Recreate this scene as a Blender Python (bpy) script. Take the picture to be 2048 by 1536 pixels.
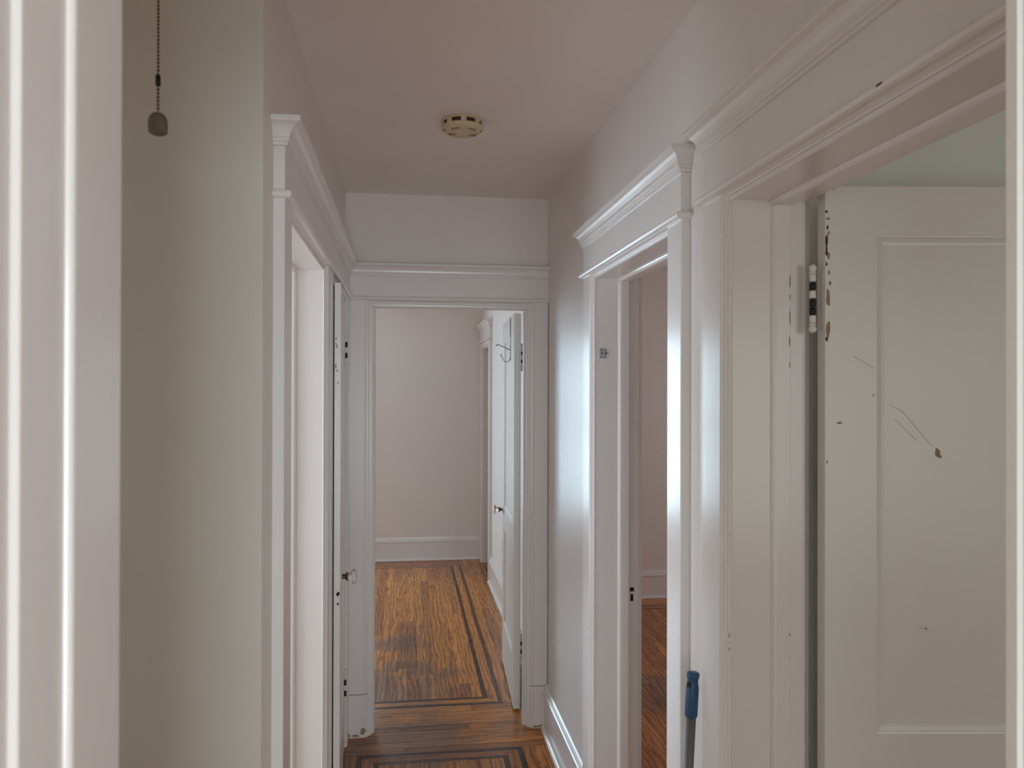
import bpy, bmesh, math, random
from mathutils import Matrix, Vector
random.seed(7)
D = bpy.data
for o in list(D.objects): D.objects.remove(o)
col = bpy.context.scene.collection
SC = bpy.context.scene
# ------------------------------------------------------------------ camera
HEYE = 1.675
cam_d = D.cameras.new('camera'); cam = D.objects.new('camera', cam_d); col.objects.link(cam)
cam_d.sensor_width = 36.0; cam_d.lens = 1583.8 / 2048 * 36.0
cam_d.clip_start = .02; cam_d.clip_end = 60
cam.matrix_world = (Matrix.Translation((0, 0, HEYE)) @ Matrix.Rotation(-.133, 4, 'Z')
                    @ Matrix.Rotation(math.pi/2 + .0041, 4, 'X') @ Matrix.Rotation(.0025, 4, 'Z'))
cam_d.dof.use_dof = True; cam_d.dof.focus_distance = 3.0; cam_d.dof.aperture_fstop = 9.0
SC.camera = cam
# ------------------------------------------------------------------ world, window light, exposure
w = D.worlds.new('daylight'); SC.world = w; w.use_nodes = True
bg = w.node_tree.nodes['Background']; bg.inputs[0].default_value = (.62, .72, .80, 1); bg.inputs[1].default_value = .3
vs = SC.view_settings; vs.view_transform = 'Standard'; vs.look = 'None'; vs.gamma = 1.0; vs.exposure = 0.10
vs.use_curve_mapping = False
def window_light(name, loc, rot, sx, sy, power, color):
    l = D.lights.new(name, 'AREA'); l.shape = 'RECTANGLE'; l.size = sx; l.size_y = sy; l.energy = power; l.color = color
    o = D.objects.new(name, l); col.objects.link(o); o.location = loc; o.rotation_euler = rot
    return o
R90 = math.pi/2
# daylight just outside each window; alcove and right front ones are added fill
LIT = {'back': (78, (.63, .86, 1.0)), 'left': (43, (.74, .90, 1.0)), 'rfar': (18, (.93, .94, 1.0)), 'rnear': (17, (.96, 1.0, .96)),
       'front': (17, (.80, .98, 1.0)), 'frontr': (70, (.79, .94, 1.0)), 'alcove': (5.3, (.96, 1.0, .86))}
window_light('daylight_back_room', (-1.3, 7.99, 1.3), (-R90, 0, 0), 1.35, 1.85, *LIT['back'])
window_light('daylight_left_room', (-2.42, 2.37, 1.3), (0, -R90, 0), 2.0, .92, *LIT['left'])
window_light('daylight_right_far_room', (3.82, 4.3, 1.5), (0, R90, 0), 1.5, 1.3, *LIT['rfar'])
window_light('daylight_right_near_room', (2.1, -1.72, 1.5), (R90, 0, 0), 1.4, 1.5, *LIT['rnear'])
window_light('daylight_front_room_left', (-.95, -2.42, 1.25), (R90, 0, 0), .85, 1.85, *LIT['front'])
window_light('fill_light_front_room_right', (.26, -2.42, 1.25), (R90, 0, 0), .75, 1.85, *LIT['frontr'])  # added fill through an unseen window, brightens the end wall
window_light('fill_light_alcove', (-1.82, 1.1, 1.5), (0, -R90, 0), 1.4, .75, *LIT['alcove'])  # added fill through an unseen side window
SC.cycles.max_bounces = 16; SC.cycles.diffuse_bounces = 10; SC.cycles.glossy_bounces = 6

# ------------------------------------------------------------------ materials
def newmat(name):
    m = D.materials.new(name); m.use_nodes = True
    nt = m.node_tree; b = nt.nodes['Principled BSDF']
    return m, nt, b
def N(nt, t, **kw):
    n = nt.nodes.new(t)
    for k, v in kw.items(): setattr(n, k, v)
    return n
def ramp(nt, stops):
    r = N(nt, 'ShaderNodeValToRGB'); e = r.color_ramp.elements
    while len(e) < len(stops): e.new(.5)
    for i, (p, c) in enumerate(stops):
        e[i].position = p; e[i].color = (*c, 1) if len(c) == 3 else c
    return r
def paint(name, color, rough, bump, scale=(60, 60, 6), dirt=.04, coat=0.0):
    m, nt, b = newmat(name)
    geo = N(nt, 'ShaderNodeNewGeometry')
    mp = N(nt, 'ShaderNodeMapping'); mp.inputs['Scale'].default_value = scale
    nt.links.new(geo.outputs['Position'], mp.inputs['Vector'])
    n1 = N(nt, 'ShaderNodeTexNoise'); n1.inputs['Scale'].default_value = 1; n1.inputs['Detail'].default_value = 4
    nt.links.new(mp.outputs[0], n1.inputs['Vector'])
    bp = N(nt, 'ShaderNodeBump'); bp.inputs['Strength'].default_value = bump; bp.inputs['Distance'].default_value = .002
    nt.links.new(n1.outputs[0], bp.inputs['Height']); nt.links.new(bp.outputs[0], b.inputs['Normal'])
    n2 = N(nt, 'ShaderNodeTexNoise'); n2.inputs['Scale'].default_value = 2.2; n2.inputs['Detail'].default_value = 5
    nt.links.new(geo.outputs['Position'], n2.inputs['Vector'])
    r = ramp(nt, [(.3, tuple(c*(1-dirt) for c in color)), (.7, color)])
    nt.links.new(n2.outputs[0], r.inputs[0]); nt.links.new(r.outputs[0], b.inputs['Base Color'])
    b.inputs['Roughness'].default_value = rough
    b.inputs['Coat Weight'].default_value = coat
    return m
def plain(name, color, rough=.5, metal=0.0, trans=0.0, ior=1.5):
    m, nt, b = newmat(name)
    n2 = N(nt, 'ShaderNodeTexNoise'); n2.inputs['Scale'].default_value = 90
    tc = N(nt, 'ShaderNodeTexCoord'); nt.links.new(tc.outputs['Object'], n2.inputs['Vector'])
    r = ramp(nt, [(.3, tuple(c*.86 for c in color)), (.7, color)])
    nt.links.new(n2.outputs[0], r.inputs[0]); nt.links.new(r.outputs[0], b.inputs['Base Color'])
    b.inputs['Roughness'].default_value = rough; b.inputs['Metallic'].default_value = metal
    b.inputs['Transmission Weight'].default_value = trans; b.inputs['IOR'].default_value = ior
    return m
WHITE = (.81, .760, .745)
M_trim = paint('trim_gloss_white_paint', WHITE, .24, .06, (70, 70, 7))
M_wall = paint('wall_satin_white_paint', WHITE, .30, .22, (45, 45, 38))
M_wallflat = paint('wall_flat_white_paint', (.80, .735, .70), .55, .2, (45, 45, 45))
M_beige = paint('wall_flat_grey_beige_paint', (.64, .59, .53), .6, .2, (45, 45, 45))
M_ceil = paint('ceiling_flat_paint', (.85, .79, .755), .75, .25, (60, 60, 60))
M_blue = paint('wall_pale_blue_grey_paint', (.80, .82, .78), .6, .2, (45, 45, 45))
M_leaf = paint('door_gloss_white_paint', (.79, .76, .73), .30, .12, (60, 60, 6))
M_dark = plain('bare_dark_iron', (.012, .010, .010), .45, .3)
M_hole = plain('dark_mortise_hole', (.008, .006, .005), .8)
M_chip = plain('bare_wood_under_chipped_paint', (.36, .24, .13), .7)
M_chipd = plain('dark_stained_wood_under_chipped_paint', (.10, .055, .028), .7)
M_crack = plain('dirty_paint_crack', (.22, .19, .16), .8)
M_steel = plain('galvanised_steel', (.52, .54, .55), .35, .8)
M_screw = plain('dull_screw_metal', (.16, .16, .16), .4, .8)
M_chrome = plain('tarnished_chrome', (.55, .54, .50), .2, 1.0)
M_nickel = plain('dull_nickel', (.30, .28, .25), .35, .9)
M_brass = plain('aged_dark_brass', (.16, .11, .055), .35, .9)
M_glass = plain('clear_pressed_glass', (.96, .97, .97), .02, 0, 1.0, 1.5)
M_cream = plain('yellowed_cream_plastic', (.66, .53, .34), .45)
M_vent = plain('dark_brown_detector_interior', (.060, .035, .018), .8)
M_slot = plain('shaded_cream_slot', (.33, .25, .14), .7)
M_bluegrip = plain('matt_blue_plastic_grip', (.024, .085, .19), .45)
M_pole = plain('satin_grey_metal_pole', (.20, .20, .205), .38, .7)
M_clay = plain('worn_brown_wooden_pull', (.17, .13, .085), .6)
M_sub = plain('dark_floor_joint', (.045, .022, .010), .9)
M_pane = plain('window_pane_glass', (.98, .99, .99), .0, 0, 1.0, 1.02)

def oak(name, along, tone=1.0, strip=False):
    m, nt, b = newmat(name)
    geo = N(nt, 'ShaderNodeNewGeometry'); oi = N(nt, 'ShaderNodeObjectInfo')
    mul = N(nt, 'ShaderNodeVectorMath', operation='SCALE'); cx = N(nt, 'ShaderNodeCombineXYZ')
    for i in range(3): nt.links.new(oi.outputs['Random'], cx.inputs[i])
    nt.links.new(cx.outputs[0], mul.inputs[0]); mul.inputs['Scale'].default_value = 37.0
    add = N(nt, 'ShaderNodeVectorMath', operation='ADD')
    nt.links.new(geo.outputs['Position'], add.inputs[0]); nt.links.new(mul.outputs[0], add.inputs[1])
    mp = N(nt, 'ShaderNodeMapping')
    mp.inputs['Scale'].default_value = (1, .16, 1) if along == 'y' else (.16, 1, 1)
    nt.links.new(add.outputs[0], mp.inputs['Vector'])
    wv = N(nt, 'ShaderNodeTexWave', wave_type='BANDS', bands_direction='X' if along == 'y' else 'Y')
    wv.inputs['Scale'].default_value = 11; wv.inputs['Distortion'].default_value = 13
    wv.inputs['Detail'].default_value = 3; wv.inputs['Detail Scale'].default_value = 1.0; wv.inputs['Detail Roughness'].default_value = .6
    nt.links.new(mp.outputs[0], wv.inputs['Vector'])
    fine = N(nt, 'ShaderNodeTexNoise'); fine.inputs['Scale'].default_value = 260; fine.inputs['Detail'].default_value = 3
    nt.links.new(mp.outputs[0], fine.inputs['Vector'])
    light = (.66*tone, .265*tone, .058*tone); mid = (.46*tone, .165*tone, .034*tone); dark = (.31*tone, .105*tone, .026*tone)
    if strip: light, mid, dark = (.085, .030, .015), (.062, .022, .011), (.036, .014, .008)
    rp = ramp(nt, [(.0, dark), (.22, mid), (.8, light)])
    nt.links.new(wv.outputs['Fac'], rp.inputs[0])
    # board to board tone
    rr = ramp(nt, [(0, (.60, .54, .50)), (.45, (.85, .82, .80)), (.8, (1.0, 1.0, 1.0)), (1, (1.25, 1.22, 1.1))])
    nt.links.new(oi.outputs['Random'], rr.inputs[0])
    mx = N(nt, 'ShaderNodeMix', data_type='RGBA', blend_type='MULTIPLY'); mx.inputs['Factor'].default_value = 1
    nt.links.new(rp.outputs[0], mx.inputs['A']); nt.links.new(rr.outputs[0], mx.inputs['B'])
    # fine pores
    rf = ramp(nt, [(.38, (.62, .58, .55)), (.55, (1, 1, 1))]); nt.links.new(fine.outputs[0], rf.inputs[0])
    mx2 = N(nt, 'ShaderNodeMix', data_type='RGBA', blend_type='MULTIPLY'); mx2.inputs['Factor'].default_value = .7
    nt.links.new(mx.outputs['Result'], mx2.inputs['A']); nt.links.new(rf.outputs[0], mx2.inputs['B'])
    # worn and soiled patches where feet passed, with painted sheen (fixed places on the floor)
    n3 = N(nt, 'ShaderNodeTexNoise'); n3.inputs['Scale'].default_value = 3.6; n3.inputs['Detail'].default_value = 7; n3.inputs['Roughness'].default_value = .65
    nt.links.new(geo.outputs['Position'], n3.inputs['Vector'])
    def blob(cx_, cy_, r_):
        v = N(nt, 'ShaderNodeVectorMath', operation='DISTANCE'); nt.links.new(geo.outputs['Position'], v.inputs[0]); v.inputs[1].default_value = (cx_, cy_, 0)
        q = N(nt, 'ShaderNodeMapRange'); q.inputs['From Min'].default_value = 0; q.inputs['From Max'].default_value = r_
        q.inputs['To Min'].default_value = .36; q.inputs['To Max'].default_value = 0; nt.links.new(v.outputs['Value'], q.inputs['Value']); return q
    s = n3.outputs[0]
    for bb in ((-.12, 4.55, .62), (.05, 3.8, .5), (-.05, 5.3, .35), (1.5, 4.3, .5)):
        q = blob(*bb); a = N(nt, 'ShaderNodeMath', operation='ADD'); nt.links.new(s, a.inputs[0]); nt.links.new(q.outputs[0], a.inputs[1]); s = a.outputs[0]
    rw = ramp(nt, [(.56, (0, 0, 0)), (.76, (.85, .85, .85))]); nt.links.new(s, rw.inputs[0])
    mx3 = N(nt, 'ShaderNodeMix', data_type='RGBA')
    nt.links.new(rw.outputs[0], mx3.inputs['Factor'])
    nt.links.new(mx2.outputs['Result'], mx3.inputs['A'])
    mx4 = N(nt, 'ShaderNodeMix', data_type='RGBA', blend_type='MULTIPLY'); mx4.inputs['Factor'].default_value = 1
    nt.links.new(mx2.outputs['Result'], mx4.inputs['A']); mx4.inputs['B'].default_value = (.44, .62, 1.7, 1)  # bluish tint paints window sheen into the worn colour
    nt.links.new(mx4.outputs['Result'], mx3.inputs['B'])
    nt.links.new(mx3.outputs['Result'], b.inputs['Base Color'])
    rg = N(nt, 'ShaderNodeMapRange'); rg.inputs['To Min'].default_value = .20; rg.inputs['To Max'].default_value = .36
    nt.links.new(n3.outputs[0], rg.inputs['Value']); nt.links.new(rg.outputs[0], b.inputs['Roughness'])
    bp = N(nt, 'ShaderNodeBump'); bp.inputs['Strength'].default_value = .15; bp.inputs['Distance'].default_value = .001
    nt.links.new(wv.outputs['Fac'], bp.inputs['Height']); nt.links.new(bp.outputs[0], b.inputs['Normal'])
    return m
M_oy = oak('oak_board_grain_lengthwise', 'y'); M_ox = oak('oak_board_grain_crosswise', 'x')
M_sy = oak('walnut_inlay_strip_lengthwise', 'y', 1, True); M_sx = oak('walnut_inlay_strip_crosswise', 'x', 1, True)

# ------------------------------------------------------------------ helpers
def link(name, bm, mats, parent=None, smooth=False):
    me = D.meshes.new(name)
    bmesh.ops.recalc_face_normals(bm, faces=bm.faces[:]); bm.to_mesh(me); bm.free()
    for m in (mats if isinstance(mats, (list, tuple)) else [mats]): me.materials.append(m)
    o = D.objects.new(name, me); col.objects.link(o)
    if parent: o.parent = parent
    if smooth:
        for p in me.polygons: p.use_smooth = True
    return o
def empty(name, loc=(0, 0, 0), rz=0.0):
    o = D.objects.new(name, None); col.objects.link(o); o.location = loc; o.rotation_euler = (0, 0, rz); o.empty_display_size = .1
    return o
def tag(o, label, cat, group=None):
    o['label'] = label; o['category'] = cat
    if group: o['group'] = group
    return o
def struct(o): o['kind'] = 'structure'; return o
def stuff(o): o['kind'] = 'stuff'; return o
def box(bm, a, b, mi=0):
    x0, y0, z0 = a; x1, y1, z1 = b
    v = [bm.verts.new(p) for p in ((x0,y0,z0),(x1,y0,z0),(x1,y1,z0),(x0,y1,z0),(x0,y0,z1),(x1,y0,z1),(x1,y1,z1),(x0,y1,z1))]
    for f in ((0,3,2,1),(4,5,6,7),(0,1,5,4),(1,2,6,5),(2,3,7,6),(3,0,4,7)):
        bm.faces.new([v[i] for i in f]).material_index = mi
def B(*boxes):
    bm = bmesh.new()
    for a, b in boxes: box(bm, a, b)
    return bm
def prism(bm, pts, f0, f1, mi=0):
    """pts: 2D outline; f0/f1 map a 2D point to the two end positions"""
    a = [bm.verts.new(f0(p)) for p in pts]; b = [bm.verts.new(f1(p)) for p in pts]; n = len(pts)
    for i in range(n):
        bm.faces.new((a[i], a[(i+1) % n], b[(i+1) % n], b[i])).material_index = mi
    bm.faces.new(a[::-1]).material_index = mi; bm.faces.new(b).material_index = mi
def loft(bm, rings, cap=True, mi=0):
    R = [[bm.verts.new(p) for p in r] for r in rings]; n = len(R[0])
    for i in range(len(R)-1):
        for j in range(n):
            bm.faces.new((R[i][j], R[i][(j+1) % n], R[i+1][(j+1) % n], R[i+1][j])).material_index = mi
    if cap:
        bm.faces.new(R[0][::-1]).material_index = mi; bm.faces.new(R[-1]).material_index = mi
def circ(c, ax, r, n=16):
    ax = Vector(ax).normalized(); u = ax.orthogonal().normalized(); v = ax.cross(u)
    return [Vector(c) + u*r*math.cos(2*math.pi*i/n) + v*r*math.sin(2*math.pi*i/n) for i in range(n)]
def turned(bm, c, ax, prof, n=20, mi=0):
    ax = Vector(ax).normalized()
    loft(bm, [circ(Vector(c)+ax*t, ax, max(r, 1e-5), n) for t, r in prof], mi=mi)
def tube(bm, pts, rad, n=10, mi=0):
    pts = [Vector(p) for p in pts]; rings = []; u = None
    for i, p in enumerate(pts):
        d = (pts[min(i+1, len(pts)-1)] - pts[max(i-1, 0)]).normalized()
        u = d.orthogonal().normalized() if u is None else (u - d*u.dot(d)).normalized()
        v = d.cross(u); r = rad[i] if isinstance(rad, (list, tuple)) else rad
        rings.append([p + u*r*math.cos(2*math.pi*k/n) + v*r*math.sin(2*math.pi*k/n) for k in range(n)])
    loft(bm, rings, mi=mi)

# ------------------------------------------------------------------ dimensions
XL, XR, YB, ZC = -.292, .697, 3.88, 2.61
T = .155
ZB0, ZB1 = 2.092, 2.110      # fillet bead over the openings
ZCAP = 2.266
YF = 7.74                     # far wall of the back room
XBR = .735                    # right wall of the back room
A0, A1 = 1.945, 2.77          # left doorway
C0, C1 = 3.02, 3.735          # closet doorway in the left wall
Q0, Q1 = 2.015, 2.835         # far right doorway
P0, P1 = .79, 1.605           # near right doorway
BX0, BX1 = -.165, .597        # doorway at the end of the hall
ZT = 2.075

# ------------------------------------------------------------------ walls and ceiling
def holed(axis, a0, a1, p0, p1, w0, w1, z0, z1):
    """wall slab from p0..p1 thick, a0..a1 long, with one window hole"""
    bs = [((a0, 0), (w0, ZC)), ((w1, 0), (a1, ZC)), ((w0, 0), (w1, z0)), ((w0, z1), (w1, ZC))]
    out = []
    for (s0, zz0), (s1, zz1) in bs:
        out.append(((s0, p0, zz0), (s1, p1, zz1)) if axis == 'x' else ((p0, s0, zz0), (p1, s1, zz1)))
    return B(*out)
struct(link('ceiling', B(((-2.96, -2.4, ZC), (3.8, 7.95, ZC+.12))), M_ceil))
floor = struct(link('floor', B(((-2.96, -2.4, -.12), (3.8, 7.95, -.013))), M_sub))
j = .02
struct(link('wall_right', B(((XR, -2.35, 0), (XR+T, P0-j, ZC)), ((XR, P0-j, ZT+j), (XR+T, P1+j, ZC)), ((XR, P1+j, 0), (XR+T, Q0-j, ZC)),
       ((XR, Q0-j, ZT+j), (XR+T, Q1+j, ZC)), ((XR, Q1+j, 0), (XR+T, YB, ZC))), M_wall))
struct(link('wall_left', B(((XL-T, 1.69, 0), (XL, A0-j, ZC)), ((XL-T, A0-j, ZT+j), (XL, A1+j, ZC)), ((XL-T, A1+j, 0), (XL, C0-j, ZC)),
       ((XL-T, C0-j, ZT+j), (XL, C1+j, ZC)), ((XL-T, C1+j, 0), (XL, YB, ZC))), M_wallflat))
struct(link('wall_back', B(((-2.95, YB, 0), (BX0-j, YB+T, ZC)), ((BX0-j, YB, ZT+j), (BX1+j, YB+T, ZC)), ((BX1+j, YB, 0), (XR+T, YB+T, ZC))), M_wallflat))
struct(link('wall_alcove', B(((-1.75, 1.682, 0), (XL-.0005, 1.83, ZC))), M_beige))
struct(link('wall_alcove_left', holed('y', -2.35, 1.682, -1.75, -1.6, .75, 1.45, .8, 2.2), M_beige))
FX0, FX1 = -.203, .496
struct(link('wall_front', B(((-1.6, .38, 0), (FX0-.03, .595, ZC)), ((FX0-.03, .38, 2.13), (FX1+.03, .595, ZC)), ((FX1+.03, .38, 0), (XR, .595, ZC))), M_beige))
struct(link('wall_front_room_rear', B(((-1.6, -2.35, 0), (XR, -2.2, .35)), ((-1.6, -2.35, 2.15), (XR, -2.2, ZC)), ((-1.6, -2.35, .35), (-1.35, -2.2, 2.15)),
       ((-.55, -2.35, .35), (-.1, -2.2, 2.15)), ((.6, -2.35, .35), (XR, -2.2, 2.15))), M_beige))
struct(link('wall_back_room_far', holed('x', -2.8, XBR, YF, YF+.16, -1.95, -.65, .4, 2.2), M_wallflat))
struct(link('wall_back_room_left', B(((-2.95, YB+T, 0), (-2.8, YF+.16, ZC))), M_wallflat))
D0, D1 = 6.90, 7.56
struct(link('wall_back_room_right', B(((XBR, YB+T, 0), (.852, D0, ZC)), ((XBR, D0, 2.06), (.852, D1, ZC)), ((XBR, D1, 0), (.852, YF+.16, ZC))), M_wallflat))
struct(link('wall_back_room_cupboard', B(((.852, 7.70, 0), (1.55, 7.9, ZC)), ((1.45, 6.28, 0), (1.55, 7.70, ZC)), ((.852, 6.281, 0), (1.45, 6.45, ZC))), M_wallflat))
struct(link('wall_left_room_far', B(((-2.35, 2.90, 0), (XL-T, 2.98, ZC))), M_wallflat))
struct(link('wall_left_room_near', B(((-2.35, 1.68, 0), (-1.75, 1.83, ZC))), M_wallflat))
struct(link('wall_left_room_left', holed('y', 1.83, 2.9, -2.35, -2.2, 1.93, 2.82, .35, 2.3), M_wallflat))
struct(link('wall_closet', B(((-1.15, 2.98, 0), (-1.07, YB, ZC))), M_wallflat))
struct(link('wall_right_partition', B(((XR+T, 1.76, 0), (3.75, 1.88, ZC))), M_blue))
struct(link('wall_right_far_room_far', B(((.852, 6.13, 0), (3.75, 6.28, ZC))), M_wallflat))
struct(link('wall_right_far_room_right', holed('y', 1.88, 6.13, 3.6, 3.75, 3.65, 4.95, .75, 2.2), M_wallflat))
struct(link('wall_right_near_room_right', B(((3.6, -1.55, 0), (3.75, 1.76, ZC))), M_blue))
struct(link('wall_right_near_room_near', holed('x', XR+T, 3.75, -1.55, -1.4, 1.45, 2.75, .75, 2.2), M_blue))

# windows: sash frame and pane in every opening that lets the daylight in
def window(n, axis, p0, p1, w0, w1, z0, z1):
    e = struct(empty('window_%d' % n))
    f = .045; pm = (p0+p1)/2
    def bb(s0, s1, a, b, q0=p0, q1=p1): return ((s0, q0, a), (s1, q1, b)) if axis == 'x' else ((q0, s0, a), (q1, s1, b))
    link('window_frame', B(bb(w0, w0+f, z0, z1), bb(w1-f, w1, z0, z1), bb(w0+f, w1-f, z0, z0+f), bb(w0+f, w1-f, z1-f, z1)), M_trim, e)
    zm = (z0+z1)/2; sm = (w0+w1)/2
    link('meeting_rail', B(bb(w0+f, w1-f, zm-.02, zm+.02, pm-.02, pm+.02)), M_trim, e)
    link('muntin', B(bb(sm-.01, sm+.01, z0+f, zm-.02, pm-.012, pm+.012), bb(sm-.01, sm+.01, zm+.02, z1-f, pm-.012, pm+.012)), M_trim, e)
    return e
window(1, 'x', YF+.04, YF+.13, -1.95, -.65, .4, 2.2)
window(2, 'y', -2.32, -2.23, 1.93, 2.82, .35, 2.3)
window(3, 'y', 3.63, 3.72, 3.65, 4.95, .75, 2.2)
window(4, 'x', -1.52, -1.43, 1.45, 2.75, .75, 2.2)
window(5, 'x', -2.32, -2.23, -1.35, -.55, .35, 2.15)
window(7, 'x', -2.32, -2.23, -.1, .6, .35, 2.15)  # unseen window added so its light reaches the end wall
window(6, 'y', -1.72, -1.63, .75, 1.45, .8, 2.2)  # unseen window added to let in the side fill light

# ------------------------------------------------------------------ door frames
def doorway(n, P, s0, s1, ends, stop=(-.075, -.115, .011), cw=.12, th=T, lo=None, hi=None, head_parent=None,
            plinth=False, sides=(1, 1), lim=None):
    """P(s,n,z) maps wall coordinates (n towards the hall). s0,s1 jamb faces."""
    e = struct(empty('door_%d' % n))
    rv = .012
    # side casings: moulded section in (s,n)
    for k, (si, sg) in enumerate(((s0, -1), (s1, 1))):
        if not sides[k]: continue
        wdt = cw if lim is None or lim[k] is None else lim[k]
        a = si + sg*rv; b = a + sg*wdt
        pts = [(b, 0), (b, .023), (b-sg*.002, .025), (a+sg*.020, .025), (a+sg*.016, .021), (a+sg*.012, .021), (a+sg*.009, .017),
               (a+sg*.004, .0165), (a, .012), (a, -.004), (a+sg*.01, -.004), (a+sg*.01, 0)]
        bm = bmesh.new(); prism(bm, pts, lambda p: P(p[0], p[1], .0 if not plinth else .205), lambda p: P(p[0], p[1], ZB0))
        link('casing', bm, M_trim, e)
        if plinth:
            bm = bmesh.new()
            q = [(b, 0), (b, .029), (b-sg*.003, .032), (a+sg*.018, .032), (a+sg*.014, .028), (a+sg*.004, .026), (a, .022), (a, 0)]
            prism(bm, q, lambda p: P(p[0], p[1], 0), lambda p: P(p[0], p[1], .2025)); link('plinth_block', bm, M_trim, e)
        # jamb board
        bm = bmesh.new()
        prism(bm, [(si, .010), (si-sg*.002, .0125), (si+sg*.012, .0125), (si+sg*.012, -.003), (si+sg*.0195, -.003), (si+sg*.0195, -th+.001), (si, -th+.001)],
              lambda p: P(p[0], p[1], 0), lambda p: P(p[0], p[1], ZT)); link('jamb', bm, M_trim, e)
        d0, d1, pr = stop
        bm = bmesh.new(); i = si - sg*pr
        prism(bm, [(si, d0), (si-sg*pr*.35, d0-.001), (si-sg*pr*.8, d0-.005), (i, d0-.010), (i, d1+.001), (i+sg*.001, d1), (si, d1)],
              lambda p: P(p[0], p[1], 0), lambda p: P(p[0], p[1], ZT-pr)); link('stop', bm, M_trim, e)
        # casing on the far side of the wall
        if sides[k]:
            bm = bmesh.new(); prism(bm, [(a+sg*.008, -th), (a+sg*.008, -th-.018), (b, -th-.02), (b, -th)], lambda p: P(p[0], p[1], 0), lambda p: P(p[0], p[1], ZB0)); 
            link('inner_casing', bm, M_trim, e)
    # head jamb + stop + head casing
    bm = bmesh.new()
    q = [(.010, ZT), (.0125, ZT+.002), (.0125, ZT+.010), (-.003, ZT+.010), (-.003, ZT+.0195), (-th+.001, ZT+.0195), (-th+.001, ZT)]
    prism(bm, q, lambda p: P(s0-.012, p[0], p[1]), lambda p: P(s1+.012, p[0], p[1])); link('head_jamb', bm, M_trim, e)
    d0, d1, pr = stop
    bm = bmesh.new(); zi = ZT-pr
    prism(bm, [(d0, ZT), (d0-.001, ZT-pr*.35), (d0-.005, ZT-pr*.8), (d0-.010, zi), (d1+.001, zi), (d1, zi+.001), (d1, ZT)],
          lambda p: P(s0+.0, p[0], p[1]), lambda p: P(s1-.0, p[0], p[1])); link('head_stop', bm, M_trim, e)
    bm = bmesh.new(); za = ZT+.0105
    prism(bm, [(0, za), (.014, za), (.0165, za+.003), (.021, za+.005), (.025, ZB0-.0), (0, ZB0)],
          lambda p: P(s0-rv-.001, p[0], p[1]), lambda p: P(s1+rv+.001, p[0], p[1])); link('head_casing', bm, M_trim, e)
    o0, o1 = ends   # outer ends of the entablature
    build_head(e, P, o0[0], o1[0], o0[1], o1[1])
    bm = bmesh.new()
    loft(bm, [[P(s, nn, z) for s, nn in ((o0[0], -th), (o1[0], -th), (o1[0], -th-.02), (o0[0], -th-.02))] for z in (ZB0, 2.2)]); link('inner_head_board', bm, M_trim, e)
    return e
def build_head(e, P, a, b, ra, rb):
    """frieze with returned fillet bead and cap; ra/rb = whether that end returns"""
    def rect(d, z):
        x = max(d-.025, 0)
        return [P(s, nn, z) for s, nn in ((a-(x if ra else 0), 0), (b+(x if rb else 0), 0), (b+(x if rb else 0), d), (a-(x if ra else 0), d))]
    bm = bmesh.new(); loft(bm, [rect(d, z) for d, z in ((.034, ZB0), (.039, ZB0+.003), (.041, ZB0+.009), (.039, ZB0+.015), (.034, ZB1))]); link('fillet_bead', bm, M_trim, e)
    bm = bmesh.new(); loft(bm, [rect(.025, ZB1), rect(.025, 2.208)]); link('frieze_board', bm, M_trim, e)
    bm = bmesh.new()
    loft(bm, [rect(d, z) for d, z in ((.0255, 2.2085), (.0305, 2.209), (.0315, 2.213), (.0305, 2.2165), (.0345, 2.217), (.036, 2.221), (.0345, 2.2245), (.037, 2.226),
              (.0385, 2.234), (.043, 2.243), (.050, 2.250), (.0585, 2.254), (.0605, 2.2545), (.0625, 2.259), (.0625, ZCAP))]); link('cap_moulding', bm, M_trim, e)
PR = lambda s, n, z: (XR-n, s, z)
PL = lambda s, n, z: (XL+n, s, z)
PB = lambda s, n, z: (s, YB-n, z)
doorway(1, PL, A0, A1, ((A0-.012-.130, True), (A1+.012+.10, False)), lim=(.130, .105))
d2 = doorway(2, PL, C0, C1, ((A1+.112, False), (YB-.0005, False)), lim=(.10, .098), stop=(-.05, -.09, .011))
doorway(3, PR, Q0, Q1, ((Q0-.132, True), (Q1+.132, True)))
doorway(4, PR, P0, P1, ((P0-.132, True), (P1+.132, True)))
doorway(5, PB, BX0, BX1, ((XL+.0005, False), (XR-.0005, False)), stop=(-.004, -.048, .018), lim=(.112, .086), plinth=True)
# frieze and cap of the back doorway dies into the left one: short corner fill
# doorway in the right wall of the back room, with a closed door in it
PBR = lambda s, n, z: (XBR-n, s, z)
e6 = struct(empty('door_6'))
for s_a, s_b in ((D0-.11, D0-.0), (D1, D1+.11)):
    link('casing', B(((XBR-.023, s_a, 0), (XBR, s_b, 2.09))), M_trim, e6)
link('head_casing', B(((XBR-.023, D0, 2.055), (XBR, D1, 2.09))), M_trim, e6)
for s_a, s_b in ((D0, D0+.018), (D1-.018, D1)):
    link('jamb', B(((XBR-.01, s_a, 0), (XBR+.11, s_b, 2.055))), M_trim, e6)
link('head_jamb', B(((XBR-.01, D0+.018, 2.037), (XBR+.11, D1-.018, 2.055))), M_trim, e6)
build_head(e6, PBR, D0-.11, D1+.11, True, True)

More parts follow.
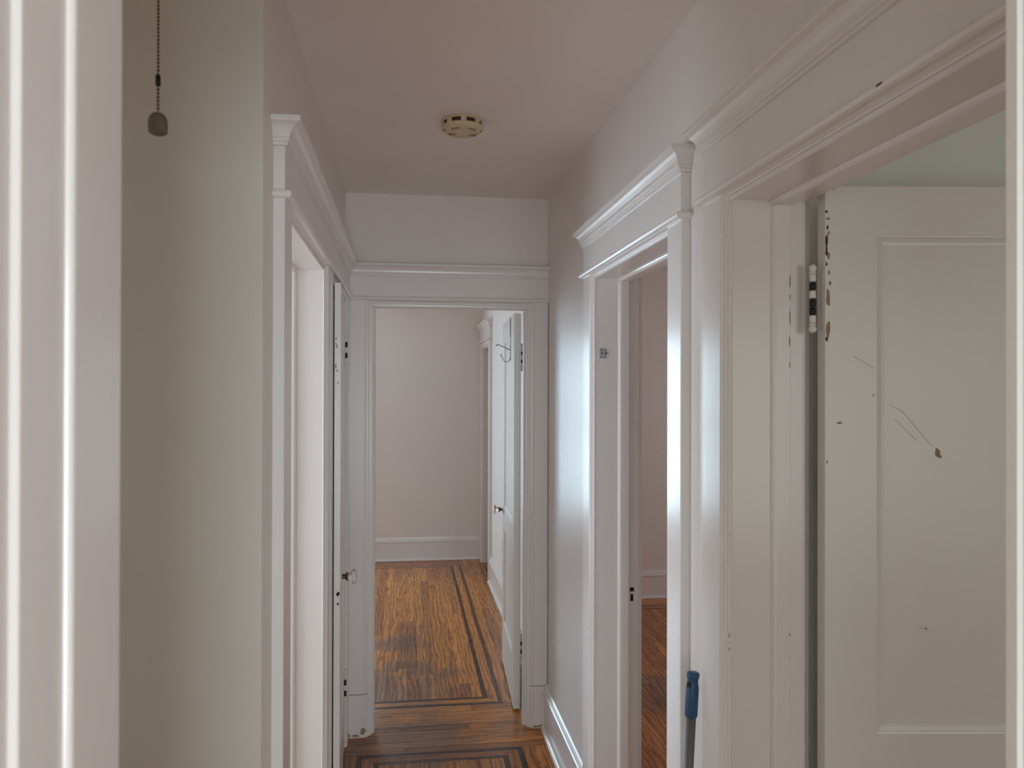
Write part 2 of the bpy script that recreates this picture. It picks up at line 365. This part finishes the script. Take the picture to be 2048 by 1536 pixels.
# the frame of the doorway the camera looks through
e7 = struct(empty('door_7'))
prof = [(.0, .6), (.0, .5215), (-.0008, .5195), (-.0025, .518), (-.0045, .5175), (-.0048, .497), (-.0062, .4655), (-.0068, .4645), (-.0092, .4630), (-.0105, .462), (-.011, .36), (-.03, .36), (-.03, .6)]
bm = bmesh.new(); prism(bm, [(FX0+x*1.0, y) for x, y in prof], lambda p: (p[0], p[1], 0), lambda p: (p[0], p[1], 2.11)); link('jamb', bm, M_trim, e7)
prof2 = [(.0, .6), (.0, .588), (.003, .585), (.0045, .560), (.006, .545), (.010, .543), (.011, .36), (.03, .36), (.03, .6)]
bm = bmesh.new(); prism(bm, [(FX1+x, y) for x, y in prof2], lambda p: (p[0], p[1], 0), lambda p: (p[0], p[1], 2.11)); link('jamb', bm, M_trim, e7)
link('head_jamb', B(((FX0-.03, .36, 2.1105), (FX1+.03, .6, 2.13))), M_trim, e7)
link('casing', B(((FX0-.13, .361, 0), (FX0-.031, .379, 2.11))), M_trim, e7)
link('casing', B(((FX1+.031, .361, 0), (FX1+.13, .379, 2.11))), M_trim, e7)
link('head_casing', B(((FX0-.13, .361, 2.131), (FX1+.13, .379, 2.24))), M_trim, e7)

# ------------------------------------------------------------------ baseboards (board, moulded top, quarter round)
def baseboard(name, P, a, b, h=.216):
    e = struct(empty(name))
    bm = bmesh.new(); prism(bm, [(0, 0), (.019, 0), (.019, h-.045), (0, h-.045)], lambda p: P(a, p[0], p[1]), lambda p: P(b, p[0], p[1])); link('base_board', bm, M_trim, e)
    bm = bmesh.new()
    prism(bm, [(0, h-.0445), (.021, h-.0445), (.0255, h-.041), (.026, h-.035), (.0215, h-.031), (.0195, h-.028), (.0195, h-.024), (.015, h-.012), (.010, h-.006), (.009, h), (0, h)],
          lambda p: P(a, p[0], p[1]), lambda p: P(b, p[0], p[1])); link('base_cap', bm, M_trim, e)
    bm = bmesh.new(); q = [(.0195, 0)] + [(.0195+.019*math.cos(t), .019*math.sin(t)) for t in [i*math.pi/12 for i in range(7)]]
    prism(bm, q, lambda p: P(a, p[0], p[1]), lambda p: P(b, p[0], p[1])); link('shoe_moulding', bm, M_trim, e)
    return e
baseboard('baseboard_right', PR, Q1+.1325, YB-.033)
baseboard('baseboard_right_middle', PR, P1+.1325, Q0-.1325)
baseboard('baseboard_alcove', lambda s, n, z: (s, 1.682-n, z), -1.6, XL)
baseboard('baseboard_back_room_far', lambda s, n, z: (s, YF-n, z), -2.8, XBR)
baseboard('baseboard_back_room_right', PBR, 4.036, D0-.1105)
baseboard('baseboard_right_far_room_far', lambda s, n, z: (s, 6.13-n, z), .853, 3.59)
baseboard('baseboard_left', PL, 1.69, A0-.1425)

# ------------------------------------------------------------------ floor boards
unit = {}
def unit_mesh(m):
    if m.name not in unit:
        bm = bmesh.new(); box(bm, (-.5, -.5, -1), (.5, .5, 0)); me = D.meshes.new('plank'); bmesh.ops.recalc_face_normals(bm, faces=bm.faces[:]); bm.to_mesh(me); bm.free(); me.materials.append(m); unit[m.name] = me
    return unit[m.name]
G = .0006
def plank(x0, x1, y0, y1, m, name='plank'):
    o = D.objects.new(name, unit_mesh(m)); col.objects.link(o); o.parent = floor
    o.location = ((x0+x1)/2, (y0+y1)/2, -random.random()*.0004); o.scale = (x1-x0-2*G, y1-y0-2*G, .0115)
def plank_poly(pts, m, name='plank'):
    cx = sum(p[0] for p in pts)/len(pts); cy = sum(p[1] for p in pts)/len(pts); r = []
    bm = bmesh.new()
    q = []
    for x, y in pts:
        d = math.hypot(x-cx, y-cy); q.append((x-G*(x-cx)/abs(x-cx) if x != cx else x, y-G*(y-cy)/abs(y-cy) if y != cy else y))
    prism(bm, q, lambda p: (p[0], p[1], -.0115), lambda p: (p[0], p[1], -.0001)); link(name, bm, m, floor)
BW = .057
def boards(x0, x1, y0, y1, along, rnd=(.7, 1.6), objects=True, bmx=None):
    m = M_oy if along == 'y' else M_ox
    lo, hi = (x0, x1) if along == 'y' else (y0, y1)
    n = max(1, round((hi-lo)/BW)); wd = (hi-lo)/n
    a, b = (y0, y1) if along == 'y' else (x0, x1)
    for i in range(n):
        s = a; first = True
        while s < b-1e-4:
            L = random.uniform(*rnd)*(random.random() if first else 1) + .15; first = False
            t = min(b, s+L)
            if b-t < .2: t = b
            c = (lo+i*wd, lo+(i+1)*wd)
            r = (c[0], c[1], s, t) if along == 'y' else (s, t, c[0], c[1])
            if objects: plank(*r, m)
            else: box(bmx, (r[0]+G, r[2]+G, -.0115), (r[1]-G, r[3]-G, 0))
            s = t
SW = .024
def frame_ring(x0, x1, y0, y1, wd, mx, my, name):
    """mitred ring of four pieces; outer rectangle x0..x1,y0..y1; wd wide; y1 side first"""
    plank_poly([(x0, y0), (x1, y0), (x1-wd, y0+wd), (x0+wd, y0+wd)], mx, name)
    plank_poly([(x0, y1), (x1, y1), (x1-wd, y1-wd), (x0+wd, y1-wd)], mx, name)
    plank_poly([(x0, y0), (x0, y1), (x0+wd, y1-wd), (x0+wd, y0+wd)], my, name)
    plank_poly([(x1, y0), (x1, y1), (x1-wd, y1-wd), (x1-wd, y0+wd)], my, name)
# back room: outer strip, oak band, inner strip, field
ox0, ox1, oy0, oy1 = -2.585, .516, 4.176, 7.505
frame_ring(ox0, ox1, oy0, oy1, SW, M_sx, M_sy, 'inlay_strip')
frame_ring(ox0+SW, ox1-SW, oy0+SW, oy1-SW, .052, M_ox, M_oy, 'plank')
i0 = SW+.052
frame_ring(ox0+i0, ox1-i0, oy0+i0, oy1-i0, SW, M_sx, M_sy, 'inlay_strip')
f0 = i0+SW
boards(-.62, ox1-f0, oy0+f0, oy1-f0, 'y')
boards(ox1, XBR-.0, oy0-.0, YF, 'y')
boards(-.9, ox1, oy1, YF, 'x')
# hall
hx0, hx1, hy1 = -.215, .600, 3.66
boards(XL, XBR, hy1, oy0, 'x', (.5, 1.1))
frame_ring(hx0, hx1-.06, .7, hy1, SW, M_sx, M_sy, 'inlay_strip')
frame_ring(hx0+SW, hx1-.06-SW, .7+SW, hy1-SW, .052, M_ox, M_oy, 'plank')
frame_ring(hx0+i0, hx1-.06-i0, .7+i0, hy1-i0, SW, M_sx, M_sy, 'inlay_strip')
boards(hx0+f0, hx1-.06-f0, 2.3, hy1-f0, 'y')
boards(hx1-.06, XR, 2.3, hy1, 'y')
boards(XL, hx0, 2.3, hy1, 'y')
# far right room, what the doorway shows
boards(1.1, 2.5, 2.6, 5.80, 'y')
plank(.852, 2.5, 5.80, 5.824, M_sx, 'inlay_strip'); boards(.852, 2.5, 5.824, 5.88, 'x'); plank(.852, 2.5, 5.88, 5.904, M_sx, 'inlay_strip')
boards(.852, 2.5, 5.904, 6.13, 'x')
# everywhere the photograph does not show: same boards joined
bm = bmesh.new()
for r in ((-2.8+.0, ox0, oy0, YF), (ox0+f0, -.62, oy0+f0, oy1-f0), (-1.6, XR, -2.2, .7), (hx0+f0, hx1-.06-f0, .7+f0, 2.3), (hx1-.06, XR, .7, 2.3), (-1.6, hx0, .7, 1.69),
          (XL, hx0, 1.69, 2.3), (.7, 3.6, -1.4, 1.76), (.7, 3.6, 1.88, 2.6), (2.5, 3.6, 2.6, 6.13), (.74, 1.45, 6.45, 7.7), (XR, 1.1, 2.6, 5.8), (-2.2, XL, 1.83, 2.9), (-1.07, XL, 2.98, YB)):
    boards(*r, 'y', objects=False, bmx=bm)
stuff(link('plank_field', bm, M_oy, floor))
bm = bmesh.new(); boards(-2.8, XL-.0, YB+.02, oy0, 'x', objects=False, bmx=bm); boards(-2.8, -.9, oy1, YF, 'x', objects=False, bmx=bm)
stuff(link('plank_border_field', bm, M_ox, floor))

# ------------------------------------------------------------------ little irregular chips of missing paint, 0.4 mm proud of the face
def chips(name, items, P, m, parent):
    """items: (a, b, w, h) centre and size on the face; P(a,b,out)"""
    bm = bmesh.new()
    for a, b, wd, h in items:
        n = 9; q = []
        for k in range(n):
            t = 2*math.pi*k/n; r = random.uniform(.65, 1.15)
            q.append((a+wd/2*r*math.cos(t), b+h/2*r*math.sin(t)))
        prism(bm, q, lambda p: P(p[0], p[1], 0), lambda p: P(p[0], p[1], .0004))
    return stuff(link(name, bm, m, parent))

# ------------------------------------------------------------------ panelled door leaf. x: from hinge edge; y: thickness; z up
def leaf(name, w, h, t, loc, rz, z0=.012, st=.108, rail=(.10, .94, .25), m=M_leaf, gap_lock=.13):
    e = empty(name, loc, rz)
    y0, y1 = -t/2, t/2
    for a, b in ((0, st), (w-st, w)): link('stile', B(((a, y0, z0), (b, y1, h))), m, e)
    zt = h-rail[0]; zl = rail[1]; zb = rail[2]
    for a, b in ((zt, h), (zl-gap_lock, zl), (z0, zb)): link('rail', B(((st, y0, a), (w-st, y1, b))), m, e)
    for a, b in ((zl, zt), (zb, zl-gap_lock)):
        pn = link('panel', B(((st, -t/2+.0105, a), (w-st, t/2-.0105, b))), m, e)
        # sloped sticking all round, both faces
        for sgn in (-1, 1):
            yo, yi = sgn*t/2, sgn*(t/2-.0105); s1, s2, s3 = .004, .007, .020
            bm = bmesh.new()
            def ring(ins, y): return [(st+ins, y, a+ins), (w-st-ins, y, a+ins), (w-st-ins, y, b-ins), (st+ins, y, b-ins)]
            rings = [ring(0, yo), ring(s1, yo-sgn*.0012), ring(s1+.001, yo-sgn*.0035), ring(s2+.006, yi+sgn*.0035), ring(s3, yi+sgn*.0028), ring(s3, yi)]
            R_ = [[bm.verts.new(p) for p in r] for r in rings]
            for i in range(len(R_)-1):
                for k in range(4): bm.faces.new((R_[i][k], R_[i][(k+1) % 4], R_[i+1][(k+1) % 4], R_[i+1][k]))
            link('panel_moulding', bm, m, pn)
    return e
def hinge(parent, x, y, zc, hgt=.115, r=.0075, dark=False, segs=5, plate=None):
    """painted butt hinge: knuckles round a pin with ball tips"""
    bm = bmesh.new(); z = zc-hgt/2; sh = hgt/segs
    for i in range(segs):
        turned(bm, (x, y, z+i*sh+.0008), (0, 0, 1), [(0, r*.86), (.002, r), (sh-.0036, r), (sh-.0016, r*.86)], 14, mi=1 if dark and i in dark else 0)
    h = link('hinge', bm, [M_leaf, M_dark], parent, True)
    bm = bmesh.new()
    for s, zz in ((1, zc+hgt/2), (-1, zc-hgt/2)):
        turned(bm, (x, y, zz), (0, 0, s), [(0, r*1.15), (.003, r*1.2), (.0045, r*.7), (.007, r*1.05), (.012, r*1.25), (.017, r*1.0), (.020, r*.3)], 14)
    link('ball_tip', bm, M_leaf, h, True)
    if plate:
        link('hinge_plate', B(plate), M_leaf, h)
    return h
def knob(parent, x, y, z, side, rr=.026, length=.06, facets=True):
    """glass door knob on a dark brass shank, standing out of the face at y towards side (+1/-1)"""
    e = link('knob', *knob_mesh(x, y, z, side, rr, length), parent, True)
    bm = bmesh.new(); turned(bm, (x, y, z), (0, side, 0), [(0, .0245), (.0025, .024), (.004, .017), (.0055, .0135)], 24)
    link('rosette', bm, M_leaf, e, True)
    bm = bmesh.new(); turned(bm, (x, y, z), (0, side, 0), [(.004, .0135), (.008, .009), (.016, .0085), (.020, .012), (.023, .0175), (.0255, .0175), (.028, .011)], 20)
    link('shank', bm, M_brass, e, True)
def knob_mesh(x, y, z, side, rr, L):
    bm = bmesh.new()
    turned(bm, (x, y, z), (0, side, 0), [(.027, .011), (.030, .0155), (.034, .0145), (.038, .016), (.044, rr*.93), (.050, rr), (.055, rr*.96), (.060, rr*.72), (.062, .0001)], 12)
    return bm, M_glass

# near right door (opened into the near right room)
L4 = tag(leaf('panelled_door', .76, 2.098, .040, (.8725, 1.577, 0), math.radians(-7.3), rail=(.103, .952, .25)),
         'white panelled door with a chipped hinge edge, nearest on the right side', 'door')
t2 = .020
hinge(L4, -.020, -.004, 1.864, .105, .0068, (1, 2, 4), 6, ((-.0015, -.012, 1.812), (-.0003, .012, 1.916)))
hinge(L4, -.020, -.004, .30, .105, .0085, False, 5, ((-.0015, -.012, .248), (-.0003, .012, .352)))
Pf = lambda a, b, o: (a, -t2-o, b)
chips('paint_chip', [(.006, 1.862, .010, .042), (.006, 1.80, .010, .036), (.008, 1.917, .007, .012), (.007, 2.0, .006, .010), (.004, 2.092, .012, .004), (.016, 2.092, .008, .004), (.007, 1.952, .007, .018), (.006, 2.03, .008, .006), (.010, 1.895, .006, .010), (.030, 1.602, .012, .005), (.004, 1.52, .004, .008), (.212, 1.172, .007, .004)], Pf, M_chip, L4)
chips('dark_paint_chip', [(.003, 1.778, .006, .012), (.003, 1.985, .008, .024), (.005, 2.012, .005, .010), (.003, 1.958, .006, .014), (.003, 1.935, .005, .010), (.003, 2.045, .006, .008), (.003, 1.965, .004, .03), (.101, 1.66, .002, .007)], Pf, M_chipd, L4)
bm = bmesh.new()
for (a0, b0), (a1, b1), dep in (((.140, 1.640), (.170, 1.625), .0105), ((.168, 1.625), (.231, 1.552), .0105), ((.152, 1.610), (.196, 1.566), .0105), ((.060, 1.742), (.103, 1.716), 0)):
    dx, dz = a1-a0, b1-b0; Ln = math.hypot(dx, dz); nx, nz = -dz/Ln*.00035, dx/Ln*.00035
    prism(bm, [(a0+nx, b0+nz), (a1+nx, b1+nz), (a1-nx, b1-nz), (a0-nx, b0-nz)], lambda p: Pf(p[0], p[1], -dep), lambda p: Pf(p[0], p[1], .0003-dep))
stuff(link('scratch', bm, M_crack, L4))
chips('paint_chip', [(.242, 1.540, .013, .020), (.247, 1.531, .009, .010)], lambda a_, b_, o_: Pf(a_, b_, o_-.0107), M_chip, L4)
knob(L4, .70, -.020, .99, -1)

# back room door (opened away, hinged on the right jamb)
ang5 = math.atan2(.76, .033)
L5 = tag(leaf('panelled_door', .76, 2.058, .035, (.572, 4.062, 0), ang5, rail=(.10, .955, .26)),
         'white panelled door with coat hook and glass knob, opened into the back room', 'door')
# in this leaf +y (local) faces the opening (to the left)
knob(L5, .705, .0175, .935, 1)
hinge(L5, -.006, -.0235, 1.83, .105, .006, (1, 3))
hinge(L5, -.006, -.0235, .33, .105, .006, (1, 3))
link('latch_plate', B(((.7600, -.011, .87), (.7608, .011, 1.0))), M_brass, L5)
# closet door (opened flat towards the camera along the left wall)
c_near = (-.2525, 3.005); c_far = (-.291, 3.735)
ang2 = math.atan2(c_near[1]-c_far[1], c_near[0]-c_far[0]); Lw = math.hypot(c_near[0]-c_far[0], c_near[1]-c_far[1])
L2 = tag(leaf('closet_door', Lw, 2.062, .023, (c_far[0]+.0, c_far[1], 0), ang2, st=.095, rail=(.10, .955, .26)),
         'thin white closet door seen edge-on along the left wall, glass knob near its edge', 'door')
# local +y of this leaf faces +x world (into the hall)
knob(L2, Lw-.062, .0115, .955, 1, .0285)
Pe = lambda a, b, o: (Lw+o, a, b)
chips('latch_hole', [(.004, .905, .013, .018), (.004, .868, .010, .009)], Pe, M_hole, L2)
chips('paint_chip', [(-.006, 1.855, .006, .012), (-.006, 1.835, .005, .008), (-.003, 1.825, .006, .014), (-.0065, 1.752, .006, .022), (-.001, 1.735, .006, .012), (.001, 1.69, .005, .010)], Pe, M_chip, L2)
hinge(L2, .004, .0165, 1.845, .125, .006, (1, 3), 5, None)
hinge(L2, .004, .0165, .285, .125, .006, (1, 3), 5, None)

# ------------------------------------------------------------------ coat hook on the back room door
hk = tag(empty('coat_hook', (0, 0, 0)), 'long dull metal coat hook hanging high on the open back room door', 'hook')
hk.parent = None
mw = Matrix.Translation((.572, 4.062, 0)) @ Matrix.Rotation(ang5, 4, 'Z')
def W5(x, y, z): return mw @ Vector((x, y, z))
hx = .20
bm = bmesh.new()
tube(bm, [W5(hx, .0205, 2.052), W5(hx, .0205, 1.96), W5(hx, .020, 1.945)], .0024, 8)
tube(bm, [W5(hx, .020, 1.945), W5(hx-.02, .0205, 1.94), W5(hx-.02, .0205, 1.82)], .0018, 8)
link('back_wire', bm, M_nickel, hk, True)
bm = bmesh.new(); pts = []
for i in range(13):
    t = i/12; pts.append(W5(hx-.01, .020+.075*math.sin(t*math.pi/2), 1.875+.030*math.sin(t*math.pi*.62)))
tube(bm, pts, .0026, 8); turned(bm, pts[-1], pts[-1]-pts[-2], [(-.002, .0026), (.001, .0048), (.004, .0048), (.006, .001)], 10)
link('upper_prong', bm, M_nickel, hk, True)
bm = bmesh.new(); pts = [W5(hx-.01, .020+.022-.022*math.cos(a)+(.012 if a > 2.6 else 0)*(a-2.6), 1.845-.033*math.sin(a)) for a in [i*math.pi*1.02/12 for i in range(13)]]
pts = [W5(hx-.01, .0205, 1.90), W5(hx-.01, .0205, 1.87)] + pts
tube(bm, pts, .0022, 8); turned(bm, pts[-1], pts[-1]-pts[-2], [(-.002, .0022), (.001, .0045), (.004, .0045), (.006, .001)], 10)
link('lower_prong', bm, M_nickel, hk, True)

# ------------------------------------------------------------------ paint wear on frames
d4 = D.objects['door_4']; d3 = D.objects['door_3']; d5 = D.objects['door_5']; d1 = D.objects['door_1']
Pj = lambda a, b, o: (a, P1-.011-o, b)          # stop face of the near right doorway
chips('paint_chip', [(XR+.1135, 1.90, .003, .028), (XR+.1135, 1.868, .003, .014), (XR+.1135, 1.825, .003, .036), (XR+.1130, 1.775, .0035, .026), (XR+.1135, 1.725, .002, .018), (XR+.1135, 1.15, .003, .008), (XR+.1135, 1.10, .002, .006)], Pj, M_chip, d4)
Pk = lambda a, b, o: (XR-.0125-o, a, b)
chips('paint_chip', [(P1+.008, 1.147, .006, .012), (P1+.008, 1.118, .006, .010), (P1+.009, 1.133, .003, .006), (P1+.0085, 1.36, .003, .006)], Pk, M_chip, d4)
chips('paint_chip', [(1.03, ZB0+.009, .022, .004)], lambda a, b, o: (XR-.041-o, a, b), M_chipd, d4)
# strike plate on the far jamb of the far right doorway
link('strike_plate', B(((XR+.1165, Q1-.0010, .855), (XR+.1450, Q1-.0002, .965))), M_trim, d3)
bm = B(((XR+.1215, Q1-.0014, .9245), (XR+.1375, Q1-.0009, .9395)), ((XR+.1235, Q1-.0014, .889), (XR+.1345, Q1-.0009, .9145)))
link('strike_hole', bm, M_hole, d3)
# hairline cracks above both plinth blocks
chips('paint_chip', [(-.27, .012, .03, .02), (-.235, .010, .04, .014), (-.20, .03, .03, .03)], lambda a, b, o: (a, YB-.032-o, b), M_chip, d5)
chips('paint_chip', [(.64, .008, .05, .012), (.665, .012, .02, .014)], lambda a, b, o: (a, YB-.032-o, b), M_chip, d5)

# small sliding bolt on the far jamb of the far right doorway
bl = tag(empty('slide_bolt', (.716, Q1-.0005, 1.80)), 'small galvanised steel bolt screwed to the white jamb of the far right doorway', 'bolt')
def rrect(w_, h_, r_, n=4):
    q = []
    for cx_, cz_, a0 in ((w_-r_, h_-r_, 0), (-w_+r_, h_-r_, 1), (-w_+r_, -h_+r_, 2), (w_-r_, -h_+r_, 3)):
        for k in range(n+1): t = (a0+k/n)*math.pi/2; q.append((cx_+r_*math.cos(t), cz_+r_*math.sin(t)))
    return q
bm = bmesh.new(); prism(bm, rrect(.0135, .0195, .004), lambda p: (p[0], 0, p[1]), lambda p: (p[0], -.0015, p[1])); link('plate', bm, M_steel, bl)
bm = bmesh.new(); turned(bm, (-.013, -.0045, 0), (1, 0, 0), [(0, .0025), (.001, .003), (.030, .003), (.032, .0022)], 12); link('bar', bm, M_steel, bl, True)
bm = bmesh.new()
for xx in (-.008, .007): turned(bm, (xx, -.0045, 0), (1, 0, 0), [(0, .0045), (.0035, .0045)], 12)
link('keeper', bm, M_screw, bl)
for xx in (-.007, .007):
    for zz in (-.0125, .0125):
        bm = bmesh.new(); turned(bm, (xx, -.0014, zz), (0, -1, 0), [(0, .003), (.001, .003), (.0015, .0018)], 10); link('screw', bm, M_screw, bl)

# ------------------------------------------------------------------ smoke detector
sd = tag(empty('smoke_detector', (.193, 2.775, ZC)), 'round yellowed cream smoke detector with dark side vents on the hall ceiling', 'smoke detector')
bm = bmesh.new(); turned(bm, (0, 0, 0), (0, 0, -1), [(0, .070), (.004, .072), (.006, .0715), (.0075, .066)], 48); link('base_plate', bm, M_cream, sd, True)
bm = bmesh.new(); turned(bm, (0, 0, 0), (0, 0, -1), [(.007, .0655), (.023, .0665)], 48); link('dark_chamber', bm, M_vent, sd, True)
for k in range(8):                # posts between the side vents
    a = 2*math.pi*(k+.0)/8 + math.pi/2; c, s_ = math.cos(a), math.sin(a); bm = bmesh.new()
    q = [(c*r-s_*t, s_*r+c*t) for r, t in ((.0635, -.0095), (.0705, -.0095), (.0717, 0), (.0705, .0095), (.0635, .0095))]
    prism(bm, q, lambda p: (p[0], p[1], -.0070), lambda p: (p[0], p[1], -.0225)); link('vent_rib', bm, M_cream, sd)
bm = bmesh.new(); turned(bm, (0, 0, 0), (0, 0, -1), [(.0215, .0715), (.0225, .0728), (.026, .073), (.031, .0715), (.035, .0690), (.0365, .0672), (.0368, .0655), (.0395, .0635), (.0425, .0590), (.0445, .053), (.0458, .045), (.0460, .0435), (.0464, .0432), (.0468, .030), (.047, .0001)], 48); link('cover', bm, M_cream, sd, True)
for a in (math.radians(240), math.radians(303)):
    bm = bmesh.new(); pts = [a + d for d in (-.26, -.13, 0, .13, .26)]
    q = [(.0605*math.cos(t), .0605*math.sin(t)) for t in pts] + [(.0520*math.cos(t), .0530*math.sin(t)) for t in reversed(pts)]
    prism(bm, q, lambda p: (p[0], p[1], -.0400), lambda p: (p[0], p[1], -.0450)); link('sound_slot', bm, M_slot, sd)
for sx in (-1, 1):
    bm = bmesh.new(); turned(bm, (sx*.0645, -.008, -.0375), (sx, 0, -.7), [(-.003, .0035), (.0015, .0035)], 12); link('side_hole', bm, M_vent, sd)
bm = bmesh.new()
for sx in (-1, 1):
    for k in range(6):
        x = sx*(.0235+.0044*k); L = .012 + .0024*k
        q = [(x-sx*.0009+sx*.002*math.cos(t*1.2), .008+L/2*t) for t in (-1, -.5, 0, .5, 1)]; q += [(px+.0018, py) for px, py in reversed(q)]
        prism(bm, q, lambda p: (p[0], p[1], -.0450), lambda p: (p[0], p[1], -.0474))
stuff(link('horn_slot', bm, M_vent, sd))
bm = bmesh.new(); turned(bm, (-.002, .038, -.044), (0, 0, -1), [(0, .0024), (.0030, .0024)], 10); link('indicator_hole', bm, M_vent, sd)

# ------------------------------------------------------------------ pull chain with its lampholder
pc = tag(empty('pull_chain', (-.297, 1.0, ZC)), 'beaded brass pull chain with a worn brown pull, hanging before the grey wall', 'pull chain')
bm = bmesh.new(); turned(bm, (0, .03, 0), (0, 0, -1), [(0, .055), (.012, .055), (.03, .035), (.07, .03), (.075, .024)], 24); link('lampholder', bm, M_leaf, pc, True)
z = -.058; beads = bmesh.new(); L = []
while z > -.605:
    if not (-.575 < z < -.560): L.append(z)
    z -= .0046
for zz in L: turned(beads, (0, 0, zz), (0, 0, -1), [(-.0019, .0004), (-.0012, .0015), (0, .0019), (.0012, .0015), (.0019, .0004)], 8)
tube(beads, [(0, 0, -.055), (0, 0, -.61)], .0006, 6)
stuff(link('bead_chain', beads, M_brass, pc, True))
bm = bmesh.new(); turned(bm, (0, 0, -.560), (0, 0, -1), [(0, .0015), (.001, .003), (.013, .003), (.014, .0015)], 10); link('connector', bm, M_dark, pc, True)
bm = bmesh.new(); turned(bm, (0, 0, -.606), (0, 0, -1), [(0, .002), (.001, .0062), (.004, .0092), (.009, .0110), (.018, .0113), (.0205, .0102), (.0225, .0112), (.0245, .0100), (.0268, .0055), (.0275, .0005)], 18); link('pull_weight', bm, M_clay, pc, True)

# ------------------------------------------------------------------ pole leaning by the wall
top = Vector((.6660, 1.778, 1.008)); 
foot = Vector((.6115, 1.770, .002))
ax = (top-foot).normalized(); Lp = (top-foot).length
pl = tag(empty('telescopic_pole', foot), 'grey metal pole with blue grip leaning on the wall between the right doorways', 'pole')
pl.rotation_mode = 'QUATERNION'; pl.rotation_quaternion = Vector((0, 0, 1)).rotation_difference(ax)
bm = bmesh.new(); turned(bm, (0, 0, 0), (0, 0, 1), [(.03, .0118), (Lp-.06, .0118)], 24); link('shaft', bm, M_pole, pl, True)
bm = bmesh.new(); turned(bm, (0, 0, 0), (0, 0, 1), [(0, .013), (.003, .0145), (.045, .0145), (.05, .012)], 24); link('end_tip', bm, M_bluegrip, pl, True)
gr = bmesh.new(); turned(gr, (0, 0, Lp-.100), (0, 0, 1), [(0, .0128), (.002, .0140), (.004, .0148), (.055, .0148), (.070, .0145), (.078, .0128), (.086, .0125), (.092, .0140), (.097, .0150), (.101, .0148), (.103, .012)], 28)
g = link('grip', gr, M_bluegrip, pl, True)
bm = bmesh.new()
q = rrect(.0045, .009, .0043)
a_ = math.radians(-62)
for sgn in (1, -1):
    R_ = Matrix.Rotation(a_, 3, 'Z')
    prism(bm, q, lambda p: R_ @ Vector((p[0], sgn*.0115, p[1]+Lp-.026)), lambda p: R_ @ Vector((p[0], sgn*.0142, p[1]+Lp-.026)))
link('hanging_hole', bm, M_hole, pl)
